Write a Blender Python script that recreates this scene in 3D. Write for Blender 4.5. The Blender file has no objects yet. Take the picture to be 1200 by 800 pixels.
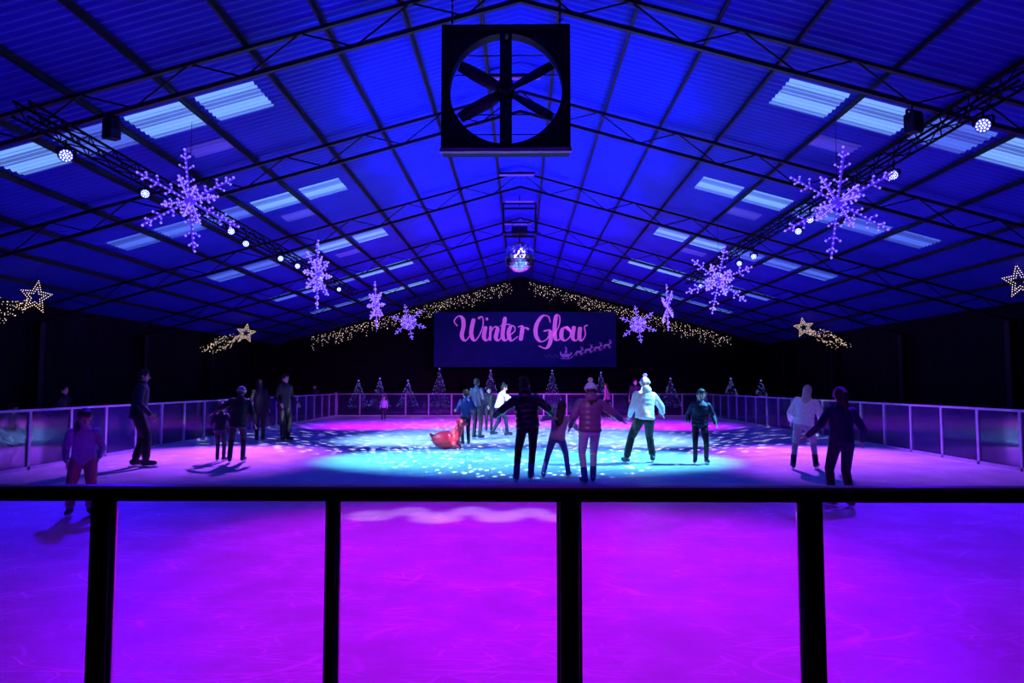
import bpy, math, random
from mathutils import Vector, Matrix
random.seed(7)
SC = bpy.context.scene
COL = SC.collection
V = Vector
F = 800.0; CX = 610.0; HY = 450.0; CH = 1.5
def at(px, py, d): return V(((px-CX)*d/F, d, CH+(HY-py)*d/F))
R = math.radians

# ------------------------------------------------------------ materials
def mat(name, col, rough=0.6, metal=0.0, emit=None, es=0.0, var=0.15, scale=8.0, bump=0.0, spec=0.5, sample=True):
    m = bpy.data.materials.new(name); m.use_nodes = True
    nt = m.node_tree; b = nt.nodes['Principled BSDF']
    b.inputs['Roughness'].default_value = rough; b.inputs['Metallic'].default_value = metal
    b.inputs['Specular IOR Level'].default_value = spec
    tc = nt.nodes.new('ShaderNodeTexCoord'); n = nt.nodes.new('ShaderNodeTexNoise')
    n.inputs['Scale'].default_value = scale; n.inputs['Detail'].default_value = 3
    nt.links.new(tc.outputs['Object'], n.inputs['Vector'])
    r = nt.nodes.new('ShaderNodeValToRGB')
    r.color_ramp.elements[0].position = 0.3; r.color_ramp.elements[1].position = 0.7
    r.color_ramp.elements[0].color = tuple(c*(1-var) for c in col)+(1,)
    r.color_ramp.elements[1].color = tuple(min(1, c*(1+var)) for c in col)+(1,)
    nt.links.new(n.outputs['Fac'], r.inputs['Fac']); nt.links.new(r.outputs['Color'], b.inputs['Base Color'])
    if emit:
        b.inputs['Emission Color'].default_value = tuple(emit)+(1,); b.inputs['Emission Strength'].default_value = es
    if bump:
        bp = nt.nodes.new('ShaderNodeBump'); bp.inputs['Strength'].default_value = bump; bp.inputs['Distance'].default_value = 0.02
        nt.links.new(n.outputs['Fac'], bp.inputs['Height']); nt.links.new(bp.outputs['Normal'], b.inputs['Normal'])
    if not sample: m.cycles.emission_sampling = 'NONE'
    return m

M = {}
M['steel'] = mat('dark_steel', (.009, .009, .018), .55, .2)
M['rail'] = mat('rail_powder_coat', (.01, .01, .025), .32, .4)
M['black'] = mat('black_plastic', (.01, .01, .014), .45)
M['frame'] = mat('pale_barrier_frame', (.45, .45, .6), .4, .1)
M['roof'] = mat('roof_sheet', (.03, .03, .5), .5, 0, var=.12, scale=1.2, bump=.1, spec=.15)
M['wall'] = mat('dark_cladding', (.006, .005, .011), .85, var=.3, scale=2, spec=.15)
M['floor'] = mat('dark_concrete', (.01, .01, .014), .8, var=.3, scale=3, bump=.2, spec=.15)
M['cloth'] = mat('banner_cloth', (.01, .02, .2), .8, var=.15, scale=1.5)
M['pinkprint'] = mat('banner_pink_print', (.85, .32, .8), .7, emit=(.6, .1, .68), es=.55)  # slight glow stands in for spotlight falling on the lettering
M['violetprint'] = mat('banner_violet_print', (.4, .2, .75), .7, emit=(.32, .07, .65), es=.3)  # faint glow stands in for light on the sleigh and reindeer print
M['cable'] = mat('cable', (.006, .006, .006), .8, spec=.1)
M['warm'] = mat('warm_led', (1, .7, .4), .5, emit=(1, .74, .55), es=2.2, sample=False)
M['warmdim'] = mat('warm_led_soft', (1, .7, .4), .5, emit=(1, .74, .66), es=2.6, sample=False)
M['flakeframe'] = mat('snowflake_frame', (.2, .12, .8), .4, emit=(.08, .025, .7), es=.55, sample=False)
M['flakebulb'] = mat('snowflake_led', (.8, .7, 1), .4, emit=(.24, .14, 1), es=1.5, sample=False)
M['led'] = mat('stage_led', (.8, .8, 1), .4, emit=(.45, .55, 1), es=7, sample=False)
M['lens'] = mat('stage_lens', (.1, .1, .4), .2, emit=(.07, .06, 1), es=1.3, sample=False)
M['mirror'] = mat('mirror_tile', (.95, .95, 1), .22, 1.0, var=.35, scale=60)
M['foil'] = mat('tree_foliage', (.02, .04, .07), .7, var=.5, scale=30, bump=.4)
M['treeled'] = mat('tree_led', (.4, .5, 1), .5, emit=(.2, .2, 1), es=.7, sample=False)
M['ridge'] = mat('ridge_reflection', (.3, .1, .7), .5, emit=(.22, .05, .75), es=.45, sample=False)  # glow stands in for light reflected along the ridge
M['fanmetal'] = mat('fan_housing', (.007, .006, .02), .6, .1, spec=.2)
M['fanblade'] = mat('fan_blade', (.01, .01, .05), .5, .2)
M['fanlip'] = mat('fan_lip', (.2, .17, .35), .5, .2)
M['blade'] = mat('skate_blade', (.6, .6, .65), .2, 1.0)
M['boot'] = mat('skate_boot_black', (.015, .015, .03), .45)
M['bootblue'] = mat('skate_boot_blue', (.04, .06, .4), .45)
M['skin'] = mat('skin', (.62, .38, .28), .55, var=.05)
M['eye'] = mat('eye_dark', (.03, .02, .02), .2)
M['red'] = mat('red_plastic', (.85, .04, .08), .4, var=.02)
def cm(name, c, rough=.65, b=.15, **k): M[name] = mat('fabric_'+name, c, rough, bump=b, scale=30, **k)
cm('navy', (.012, .015, .05)); cm('blackcloth', (.006, .006, .011)); cm('puffblack', (.015, .011, .028), .3)
cm('grey', (.45, .43, .5)); cm('coral', (.5, .26, .2)); cm('white', (.88, .88, .86)); cm('cream', (.85, .78, .68))
cm('pink', (.36, .1, .3), .35); cm('softpink', (.62, .28, .48)); cm('purple', (.16, .07, .4)); cm('blue', (.03, .05, .22))
cm('whitepant', (.88, .83, .88)); cm('hairdark', (.012, .008, .008)); cm('hairbrown', (.06, .03, .02)); cm('hairblond', (.62, .45, .36)); cm('hairgrey', (.3, .25, .28))

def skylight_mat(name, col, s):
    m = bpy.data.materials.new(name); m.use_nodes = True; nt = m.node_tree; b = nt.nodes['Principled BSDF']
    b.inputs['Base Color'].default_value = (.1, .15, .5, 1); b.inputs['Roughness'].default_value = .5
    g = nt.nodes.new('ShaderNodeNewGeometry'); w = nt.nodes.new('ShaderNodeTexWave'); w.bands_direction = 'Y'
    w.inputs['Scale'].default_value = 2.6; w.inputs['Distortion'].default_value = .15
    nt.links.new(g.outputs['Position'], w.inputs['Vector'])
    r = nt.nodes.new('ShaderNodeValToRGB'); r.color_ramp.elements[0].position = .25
    r.color_ramp.elements[0].color = tuple(c*.3 for c in col)+(1,); r.color_ramp.elements[1].color = tuple(col)+(1,)  # stripes paint the shading of the corrugations into the daylight glow
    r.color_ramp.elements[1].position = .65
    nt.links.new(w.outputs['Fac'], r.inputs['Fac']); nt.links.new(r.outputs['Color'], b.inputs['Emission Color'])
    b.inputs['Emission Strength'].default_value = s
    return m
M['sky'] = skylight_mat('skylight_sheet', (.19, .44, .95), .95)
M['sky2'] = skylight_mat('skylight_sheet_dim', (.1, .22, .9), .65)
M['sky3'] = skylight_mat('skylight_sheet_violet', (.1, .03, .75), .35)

def glass_mat(name, tint, extra, haze=0, ior=1.4):
    m = bpy.data.materials.new(name); m.use_nodes = True; nt = m.node_tree; nt.nodes.clear()
    o = nt.nodes.new('ShaderNodeOutputMaterial'); mx = nt.nodes.new('ShaderNodeMixShader')
    t = nt.nodes.new('ShaderNodeBsdfTransparent'); t.inputs[0].default_value = tint
    g = nt.nodes.new('ShaderNodeBsdfGlossy'); g.inputs['Roughness'].default_value = .04
    lw = nt.nodes.new('ShaderNodeFresnel'); lw.inputs['IOR'].default_value = ior
    n = nt.nodes.new('ShaderNodeTexNoise'); n.inputs['Scale'].default_value = 3
    ml = nt.nodes.new('ShaderNodeMath'); ml.operation = 'MULTIPLY_ADD'; ml.inputs[1].default_value = extra
    nt.links.new(n.outputs['Fac'], ml.inputs[0]); nt.links.new(lw.outputs[0], ml.inputs[2])
    nt.links.new(ml.outputs[0], mx.inputs[0]); nt.links.new(t.outputs[0], mx.inputs[1]); nt.links.new(g.outputs[0], mx.inputs[2])
    last = mx
    if haze:
        tr = nt.nodes.new('ShaderNodeBsdfTranslucent'); tr.inputs[0].default_value = (.3, .25, 1, 1); df = nt.nodes.new('ShaderNodeBsdfDiffuse'); df.inputs[0].default_value = (.3, .25, 1, 1)
        m1 = nt.nodes.new('ShaderNodeMixShader'); nt.links.new(tr.outputs[0], m1.inputs[1]); nt.links.new(df.outputs[0], m1.inputs[2])
        m2 = nt.nodes.new('ShaderNodeMixShader'); m2.inputs[0].default_value = haze; nt.links.new(mx.outputs[0], m2.inputs[1]); nt.links.new(m1.outputs[0], m2.inputs[2]); last = m2
    nt.links.new(last.outputs[0], o.inputs[0]); return m
M['glass'] = glass_mat('barrier_glass', (.95, .94, .98, 1), .01)
M['sideglass'] = glass_mat('side_barrier_glass', (.85, .85, .95, 1), .03, .06, 1.22)

def ice_mat():
    m = bpy.data.materials.new('skated_ice'); m.use_nodes = True; nt = m.node_tree; b = nt.nodes['Principled BSDF']; L = nt.links.new
    tc = nt.nodes.new('ShaderNodeTexCoord')
    n1 = nt.nodes.new('ShaderNodeTexNoise'); n1.inputs['Scale'].default_value = .9; n1.inputs['Detail'].default_value = 7; n1.inputs['Roughness'].default_value = .7
    L(tc.outputs['Object'], n1.inputs['Vector'])
    facs = []
    for sc, warp, thr, seed in ((1.1, 1.6, .010, 0), (2.4, .9, .014, 5), (.6, 2.4, .008, 9), (3.4, 1.3, .016, 14)):
        nz = nt.nodes.new('ShaderNodeTexNoise'); nz.inputs['Scale'].default_value = .5; nz.inputs['Detail'].default_value = 1
        mp = nt.nodes.new('ShaderNodeMapping'); mp.inputs['Location'].default_value = (seed, seed*2, 0); mp.inputs['Scale'].default_value = (.4, 1.7, 1); mp.inputs['Rotation'].default_value = (0, 0, .35+seed*.2)
        L(tc.outputs['Object'], mp.inputs['Vector']); L(mp.outputs[0], nz.inputs['Vector'])
        vm = nt.nodes.new('ShaderNodeVectorMath'); vm.operation = 'MULTIPLY_ADD'; vm.inputs[1].default_value = (warp, warp, 0)
        L(nz.outputs['Color'], vm.inputs[0]); L(mp.outputs[0], vm.inputs[2])
        vo = nt.nodes.new('ShaderNodeTexVoronoi'); vo.feature = 'DISTANCE_TO_EDGE'; vo.inputs['Scale'].default_value = sc*1.6
        L(vm.outputs[0], vo.inputs['Vector'])
        mr = nt.nodes.new('ShaderNodeMapRange'); mr.inputs['From Min'].default_value = 0; mr.inputs['From Max'].default_value = thr*1.6; mr.inputs['To Min'].default_value = 1; mr.inputs['To Max'].default_value = 0
        L(vo.outputs['Distance'], mr.inputs['Value']); facs.append(mr.outputs[0])
    prev = facs[0]
    for q in facs[1:]:
        a = nt.nodes.new('ShaderNodeMath'); a.operation = 'MAXIMUM'; L(prev, a.inputs[0]); L(q, a.inputs[1]); prev = a.outputs[0]
    n3 = nt.nodes.new('ShaderNodeTexNoise'); n3.inputs['Scale'].default_value = 1.8; n3.inputs['Detail'].default_value = 3
    L(tc.outputs['Object'], n3.inputs['Vector'])
    r3 = nt.nodes.new('ShaderNodeMapRange'); r3.inputs['From Min'].default_value = .4; r3.inputs['From Max'].default_value = .64; L(n3.outputs['Fac'], r3.inputs['Value'])
    a3 = nt.nodes.new('ShaderNodeMath'); a3.operation = 'MULTIPLY'; L(prev, a3.inputs[0]); L(r3.outputs[0], a3.inputs[1])
    ramp = nt.nodes.new('ShaderNodeValToRGB'); ramp.color_ramp.elements[0].position = .35; ramp.color_ramp.elements[1].position = .68
    ramp.color_ramp.elements[0].color = (.48, .5, .54, 1); ramp.color_ramp.elements[1].color = (.66, .7, .75, 1)
    L(n1.outputs['Fac'], ramp.inputs['Fac'])
    mx = nt.nodes.new('ShaderNodeMix'); mx.data_type = 'RGBA'; L(a3.outputs[0], mx.inputs['Factor']); L(ramp.outputs['Color'], mx.inputs['A']); mx.inputs['B'].default_value = (.98, .98, 1, 1)
    L(mx.outputs['Result'], b.inputs['Base Color'])
    rr = nt.nodes.new('ShaderNodeMapRange'); rr.inputs['To Min'].default_value = .3; rr.inputs['To Max'].default_value = .5; L(n1.outputs['Fac'], rr.inputs['Value']); L(rr.outputs[0], b.inputs['Roughness'])
    n4 = nt.nodes.new('ShaderNodeTexNoise'); n4.inputs['Scale'].default_value = 6; n4.inputs['Detail'].default_value = 5
    L(tc.outputs['Object'], n4.inputs['Vector'])
    ad = nt.nodes.new('ShaderNodeMath'); ad.operation = 'MULTIPLY_ADD'; ad.inputs[1].default_value = .5; L(a3.outputs[0], ad.inputs[0]); L(n4.outputs['Fac'], ad.inputs[2])
    bp = nt.nodes.new('ShaderNodeBump'); bp.inputs['Strength'].default_value = .25; bp.inputs['Distance'].default_value = .03
    L(ad.outputs[0], bp.inputs['Height']); L(bp.outputs['Normal'], b.inputs['Normal'])
    b.inputs['Specular IOR Level'].default_value = .35
    return m
M['ice'] = ice_mat()

# ------------------------------------------------------------ mesh builder
class MB:
    def __init__(s): s.v = []; s.f = []
    def box(s, c, size, rot=None):
        c = V(c); hx, hy, hz = [q/2 for q in size]; o = len(s.v)
        for x, y, z in ((-1,-1,-1),(1,-1,-1),(1,1,-1),(-1,1,-1),(-1,-1,1),(1,-1,1),(1,1,1),(-1,1,1)):
            p = V((x*hx, y*hy, z*hz)); 
            if rot: p = rot @ p
            s.v.append(c+p)
        for q in ((0,3,2,1),(4,5,6,7),(0,1,5,4),(1,2,6,5),(2,3,7,6),(3,0,4,7)): s.f.append([o+i for i in q])
        return s
    def bar(s, p0, p1, w, h=None):
        p0, p1 = V(p0), V(p1); d = p1-p0; h = h or w
        q = d.to_track_quat('Y', 'Z').to_matrix()
        return s.box((p0+p1)/2, (w, d.length, h), q)
    def loft(s, rings, n=14, caps=True):
        o = len(s.v)
        for c, ax, ay in rings:
            for i in range(n):
                a = 2*math.pi*i/n; s.v.append(V(c)+V(ax)*math.cos(a)+V(ay)*math.sin(a))
        for k in range(len(rings)-1):
            for i in range(n):
                j = (i+1) % n; s.f.append([o+k*n+i, o+k*n+j, o+(k+1)*n+j, o+(k+1)*n+i])
        if caps:
            s.f.append([o+i for i in range(n)][::-1]); e = o+(len(rings)-1)*n; s.f.append([e+i for i in range(n)])
        return s
    def cap(s, p0, p1, r0, r1, n=12, puff=0, flat=None):
        p0, p1 = V(p0), V(p1); d = p1-p0; L = max(d.length, 1e-5); d = d/L if L > 1e-4 else V((0,0,1))
        ref = V(flat) if flat else (V((0,0,1)) if abs(d.z) < .9 else V((1,0,0)))
        ax = d.cross(ref).normalized(); ay = ax.cross(d).normalized()
        st = [(-r0*.95, r0*.3), (-r0*.6, r0*.8), (0, r0)]
        if puff:
            for k in range(puff):
                for t, m in (((k+.5)/puff, 1.05), ((k+1)/puff, .96)):
                    st.append((L*t, (r0+(r1-r0)*t)*m))
        else: st += [(L*t, r0+(r1-r0)*t) for t in (.33, .66)] + [(L, r1)]
        st += [(L+r1*.6, r1*.8), (L+r1*.95, r1*.3)]
        return s.loft([(p0+d*t, ax*r, ay*r) for t, r in st], n)
    def tube(s, p0, p1, r0, r1=None, n=8):
        p0, p1 = V(p0), V(p1); d = (p1-p0).normalized(); r1 = r0 if r1 is None else r1
        ref = V((0,0,1)) if abs(d.z) < .9 else V((1,0,0)); ax = d.cross(ref).normalized(); ay = ax.cross(d).normalized()
        return s.loft([(p0, ax*r0, ay*r0), (p1, ax*r1, ay*r1)], n)
    def ell(s, c, ax, ay, az, n=14, m=9):
        rings = []
        for k in range(m+1):
            a = math.pi*(k+.08)/(m+.16); r = math.sin(a); rings.append((V(c)-V(az)*math.cos(a), V(ax)*r, V(ay)*r))
        return s.loft(rings, n)
    def octa(s, c, r):
        o = len(s.v); c = V(c)
        for d in ((1,0,0),(-1,0,0),(0,1,0),(0,-1,0),(0,0,1),(0,0,-1)): s.v.append(c+V(d)*r)
        for q in ((0,2,4),(2,1,4),(1,3,4),(3,0,4),(2,0,5),(1,2,5),(3,1,5),(0,3,5)): s.f.append([o+i for i in q])
        return s
    def disc(s, c, nrm, r, n=12):
        nrm = V(nrm).normalized(); ref = V((0,0,1)) if abs(nrm.z) < .9 else V((1,0,0)); ax = nrm.cross(ref).normalized(); ay = ax.cross(nrm)
        o = len(s.v)
        for i in range(n):
            a = 2*math.pi*i/n; s.v.append(V(c)+ax*math.cos(a)*r+ay*math.sin(a)*r)
        s.f.append(list(range(o, o+n))); return s
    def build(s, name, m, parent=None, smooth=False, scale=1.0, voxel=0, bevel=0):
        me = bpy.data.meshes.new(name); me.from_pydata([tuple(p*scale) for p in s.v], [], s.f); me.update()
        if smooth:
            for p in me.polygons: p.use_smooth = True
        me.materials.append(M[m] if isinstance(m, str) else m)
        o = bpy.data.objects.new(name, me); COL.objects.link(o)
        if parent: o.parent = parent
        if voxel:
            r = o.modifiers.new('remesh', 'REMESH'); r.mode = 'VOXEL'; r.voxel_size = voxel; r.use_smooth_shade = True
            sm = o.modifiers.new('smooth', 'SMOOTH'); sm.factor = .5; sm.iterations = 2
        if bevel:
            bv = o.modifiers.new('bevel', 'BEVEL'); bv.width = bevel; bv.segments = 2
        return o
def tag(o, label=None, cat=None, group=None, kind=None):
    if label: o['label'] = label
    if cat: o['category'] = cat
    if group: o['group'] = group
    if kind: o['kind'] = kind
    return o
def empty(name, loc, label, cat, group=None, rz=0, kind=None):
    o = bpy.data.objects.new(name, None); COL.objects.link(o); o.location = loc; o.rotation_euler = (0, 0, rz); o.empty_display_size = .1
    return tag(o, label, cat, group, kind)
def copy_tree(o, parent=None):
    c = o.copy(); COL.objects.link(c); c.parent = parent
    for ch in o.children: copy_tree(ch, c)
    return c
ORD = ['first', 'second', 'third', 'fourth', 'fifth', 'sixth', 'seventh', 'eighth', 'ninth', 'tenth', 'eleventh', 'twelfth']

# ------------------------------------------------------------ shell
HW = 13.5; RZ = 7.5; SL = .28; Y0 = -4.0; Y1 = 38.0
def roofz(x): return RZ-SL*abs(x)
RX = 8.65; RY0 = 3.05; RY1 = 32.0
def corr(y): return .018*math.sin(2*math.pi*y/.15)
for side, nm in ((-1, 'ceiling_left'), (1, 'ceiling_right')):
    m = MB(); n = int((Y1-Y0)/.025)
    for i in range(n+1):
        y = Y0+(Y1-Y0)*i/n
        m.v += [V((0, y, RZ+corr(y))), V((side*HW, y, roofz(HW)+corr(y)))]
    for i in range(n): m.f.append([2*i, 2*i+1, 2*i+3, 2*i+2] if side < 0 else [2*i, 2*i+2, 2*i+3, 2*i+1])
    tag(m.build(nm, 'roof', smooth=True), 'corrugated metal roof slope', None, kind='structure')
tag(MB().box((0, 16.9, -.17), (2*HW, 42.2, .3)).build('floor', 'floor'), 'dark floor around the rink', kind='structure')
ice = MB(); ice.v = [V((-RX, RY0, 0)), V((RX, RY0, 0)), V((RX, RY1, 0)), V((-RX, RY1, 0)), V((-RX, RY0, -.02)), V((RX, RY0, -.02)), V((RX, RY1, -.02)), V((-RX, RY1, -.02))]
ice.f = [[0,1,2,3],[4,7,6,5],[0,4,5,1],[1,5,6,2],[2,6,7,3],[3,7,4,0]]
tag(ice.build('floor_ice', 'ice'), 'scratched sheet of skating ice', kind='structure')
def gable(y, name):
    m = MB(); z = roofz(HW)
    for yy in (y-.05, y+.05): m.v += [V((-HW, yy, 0)), V((HW, yy, 0)), V((HW, yy, z)), V((0, yy, RZ)), V((-HW, yy, z))]
    m.f = [[0,1,2,3,4],[9,8,7,6,5],[0,5,6,1],[1,6,7,2],[2,7,8,3],[3,8,9,4],[4,9,5,0]]
    tag(m.build(name, 'wall'), kind='structure')
gable(Y1+.05, 'wall_far'); gable(Y0-.05, 'wall_near')
for sx, nm in ((-1, 'wall_left'), (1, 'wall_right')):
    m = MB(); x = sx*HW
    for i in range(169):
        y = Y0+i*.25; dx = .03 if i % 2 else 0
        m.v += [V((x-sx*dx, y, 0)), V((x-sx*dx, y, roofz(HW)))]
    for i in range(168): m.f.append([2*i, 2*i+2, 2*i+3, 2*i+1])
    tag(m.build(nm, 'wall'), kind='structure')

wi = 1
def skylight(xc, yc, w, l, m):
    global wi
    sx = 1 if xc > 0 else -1; b = MB(); n = 40
    for i in range(n+1):
        y = yc-l/2+l*i/n
        for x in (abs(xc)-w/2, abs(xc)+w/2): b.v.append(V((sx*x, y, roofz(x)+corr(y)-.012)))
    for i in range(n): b.f.append([2*i, 2*i+1, 2*i+3, 2*i+2])
    o = b.build('window_%d' % wi, m, smooth=True); wi += 1
    tag(o, 'corrugated translucent skylight sheet in the roof', kind='structure')
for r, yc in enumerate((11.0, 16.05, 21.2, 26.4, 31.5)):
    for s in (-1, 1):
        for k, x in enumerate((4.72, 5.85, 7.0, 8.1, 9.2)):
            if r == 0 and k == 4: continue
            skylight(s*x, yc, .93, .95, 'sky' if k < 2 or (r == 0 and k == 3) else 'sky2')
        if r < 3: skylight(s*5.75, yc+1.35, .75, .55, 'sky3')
for i, y in enumerate((12.4, 18.3, 24.0)):
    t = empty('ridge_glow', (-.1, y, RZ-.3), 'dim violet glowing strip standing in for a reflection under the roof ridge, %s from the camera' % ORD[i], 'glow strip', 'ridge reflection strips')  # glowing strips added in place of light reflected at the ridge
    MB().box((0, 0, .03), (.98, .12, .06)).build('housing', 'steel', t, bevel=.01)
    MB().cap((-.45, 0, -.01), (.45, 0, -.01), .028, .028).build('glow_bar', 'ridge', t, smooth=True)

pk = [.6, 1.7, 2.8, 3.9, 5.28, 6.42, 7.55, 8.65, 9.9, 11.0, 12.2]
for s in (-1, 1):
    for x in pk:
        b = MB(); z = roofz(x)-.085; L_ = Y1-Y0-.8
        b.box((0, 0, 0), (.016, L_, .09)).box((.018, 0, .04), (.036, L_, .01)).box((-.018, 0, -.04), (.036, L_, .01))
        o = b.build('purlin', 'steel'); o.location = (s*x, (Y0+Y1)/2, z)
        tag(o, 'dark steel purlin running the length of the %s roof slope' % ('left' if s < 0 else 'right'), 'roof purlin', 'purlins on the %s roof slope' % ('left' if s < 0 else 'right'))
TY = (9.35, 13.3, 18.5, 23.7, 28.9, 34.1, 3.9)
for i, y in enumerate(TY):
    lab = 'lattice roof truss crossing the hall, %s from the camera' % ORD[i] if i < 6 else 'lattice roof truss crossing above the near barrier'
    t = empty('roof_truss', (0, y, 0), lab, 'roof truss', 'lattice roof trusses')
    for s in (-1, 1):
        top = lambda x: V((s*x, 0, roofz(x)-.17)); bot = lambda x: V((s*x, 0, roofz(x)-.58))
        MB().bar(top(0), top(HW-.1), .06, .05).build('top_chord', 'steel', t)
        MB().bar(bot(0), bot(HW-.1), .06, .06).build('bottom_chord', 'steel', t)
        x = 0.0; k = 0
        while x < HW-.9:
            x2 = x+.78
            (MB().tube(top(x), bot(x2), .014, n=6) if k % 2 == 0 else MB().tube(bot(x), top(x2), .014, n=6)).build('web_bar', 'steel', t)
            x = x2; k += 1
    for s in (-1, 1):
        c = MB().box((0, 0, 1.6), (.1, .2, 3.2)).box((-.1, 0, 1.6), (.012, .2, 3.2)).box((.1, 0, 1.6), (.012, .2, 3.2)).box((0, 0, .02), (.3, .4, .04)).build('steel_column', 'steel')
        c.location = (s*(HW-.3), y, 0)
        tag(c, 'dark steel column against the %s wall under roof trusses' % ('left' if s < 0 else 'right'), 'column', 'columns along the %s wall' % ('left' if s < 0 else 'right'))

# ------------------------------------------------------------ barriers
tag(MB().box((0, 0, 0), (2*RX-.1, .085, .066)).build('barrier_rail', 'rail', bevel=.012), 'dark metal top rail of the near rink barrier', 'rail').location = (0, RY0, 1.019)
tag(MB().box((0, 0, 0), (2*RX-.1, .07, .12)).build('kick_rail', 'rail', bevel=.01), 'dark bottom rail of the near rink barrier', 'rail').location = (0, RY0, .06)
px = [-4.99, -3.945, -2.9, -1.853, -.831, .2135, 1.27, 2.32, 3.365, 4.41]
pn = {3: 'wide dark barrier post, leftmost of the near posts in view', 4: 'narrow dark barrier post, second from the left in the near barrier',
      5: 'wide dark barrier post just right of the middle of the near barrier', 6: 'wide dark barrier post, rightmost of the near posts in view'}
for i, x in enumerate(px):
    w = .04 if i == 4 else .084
    t = empty('barrier_post', (x, RY0, 0), pn.get(i, 'dark barrier post of the near barrier beyond the picture edge'), 'post', 'posts of the near barrier')
    MB().box((0, 0, .553), (w, .06, .862)).build('upright', 'rail', t, bevel=.008)
    for s in (-1, 1): MB().box((s*(w/2+.007), .012, .553), (.012, .02, .862)).build('glazing_channel', 'frame' if (i == 4 or (i == 3 and s > 0) or (i == 6 and s < 0)) else 'rail', t)
for i in range(len(px)-1):
    x0, x1 = px[i]+.057, px[i+1]-.057
    if i == 3: x1 += .02
    if i == 4: x0 -= .02
    o = MB().box((0, 0, .553), (x1-x0, .01, .86)).build('glass_pane', 'glass'); o.location = ((x0+x1)/2, RY0+.012, 0)
    lb = {2: 'clear glass pane at the far left of the near barrier', 3: 'clear glass pane left of the narrow post in the near barrier', 4: 'clear glass pane between narrow and middle posts of near barrier',
          5: 'clear glass pane right of the middle post in the near barrier', 6: 'clear glass pane at the far right of the near barrier'}
    tag(o, lb.get(i, 'clear glass pane of the near barrier beyond the picture edge'), 'glass panel', 'glass panes of the near barrier')

def panel(w):
    t = empty('rink_barrier', (0, 0, 0), 'x', 'rink barrier')
    f = MB(); h = 1.06
    f.box((0, 0, h-.02), (w, .06, .04)).box((0, 0, .03), (w, .05, .06)).box((-w/2+.015, 0, h/2), (.03, .05, h)).box((w/2-.015, 0, h/2), (.03, .05, h))
    f.build('frame', 'frame', t)
    MB().box((0, 0, .54), (w-.06, .01, .96)).build('glass_pane', 'sideglass', t)
    return t
NP = 26; w = (RY1-RY0-.1)/NP
proto = panel(w); first = True
for s, nm in ((-1, 'left'), (1, 'right')):
    for i in range(NP):
        o = proto if first else copy_tree(proto); first = False
        o.location = (s*RX, RY0+.05+w*(i+.5), 0); o.rotation_euler = (0, 0, s*-math.pi/2)
        tag(o, 'pale framed clear panel in the long %s side barrier of the rink' % nm, 'rink barrier', 'panels of the %s side barrier' % nm)
NP2 = 16; w2 = 2*(RX-.04)/NP2; proto2 = panel(w2)
for i in range(NP2):
    o = proto2 if i == 0 else copy_tree(proto2)
    o.location = (-RX+.04+w2*(i+.5), RY1+.05, 0)
    tag(o, 'pale framed clear panel in the far end barrier of the rink', 'rink barrier', 'panels of the far barrier')
for s in (-1, 1):
    o = MB().box((0, 0, .56), (.1, .1, 1.12)).build('corner_post', 'frame', bevel=.01); o.location = (s*(RX+.03), RY1+.06, 0)
    tag(o, 'pale corner post where far barrier meets the %s side barrier' % ('left' if s < 0 else 'right'), 'post')

# ------------------------------------------------------------ banner
bY = 36.9
b0 = at(508, 430, bY); b1 = at(722, 365, bY)
ban = empty('banner', ((b0.x+b1.x)/2, bY, b0.z), 'dark blue banner with pink script lettering on the far wall', 'banner')
bw = b1.x-b0.x; bh = b1.z-b0.z
m = MB(); nx = 40
for i in range(nx+1):
    x = -bw/2+bw*i/nx
    for z in (0, bh): m.v.append(V((x, .02*math.sin(x*2.1)+.03, z)))
for i in range(nx): m.f.append([2*i, 2*i+2, 2*i+3, 2*i+1])
m.build('cloth', 'cloth', ban, smooth=True)
for s in (-1, 1):
    MB().tube((s*bw/2, .03, bh), (s*(bw/2), .03, bh+.45), .02).build('rope', 'cable', ban)
def crom(pts, n=8):
    P = [V((p[0], p[1], 0)) for p in pts]; P = [2*P[0]-P[1]]+P+[2*P[-1]-P[-2]]; out = []
    for i in range(1, len(P)-2):
        for k in range(n):
            t = k/n; a, b, c, d = P[i-1:i+3]
            out.append(.5*((2*b)+(c-a)*t+(2*a-5*b+4*c-d)*t*t+(3*b-a-3*c+d)*t*t*t))
    out.append(P[-2]); return out
def stroke(mb, pts, wmin, wmax, lay, const=False):
    P = crom(pts) if len(pts) > 2 else [V((p[0], p[1], 0)) for p in pts]
    o = len(mb.v); n = len(P); ws = []
    for i in range(n):
        d = (P[min(i+1, n-1)]-P[max(i-1, 0)]); d = d.normalized() if d.length else V((1, 0, 0))
        wv = wmax if const else wmin+(wmax-wmin)*max(0, d.y)**1.5
        ws.append((d, wv))
    for i in range(n):
        wv = sum(ws[j][1] for j in range(max(0, i-2), min(n, i+3)))/len(range(max(0, i-2), min(n, i+3)))
        if not const and i in (0, n-1): wv *= .6
        nr = V((-ws[i][0].y, ws[i][0].x, 0))*wv/2
        for q in (P[i]+nr, P[i]-nr):
            w3 = at(q.x, q.y, bY)-ban.location; mb.v.append(V((w3.x, -.02-lay*.0015, w3.z)))
    for i in range(n-1): mb.f.append([o+2*i, o+2*i+1, o+2*i+3, o+2*i+2])
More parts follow.
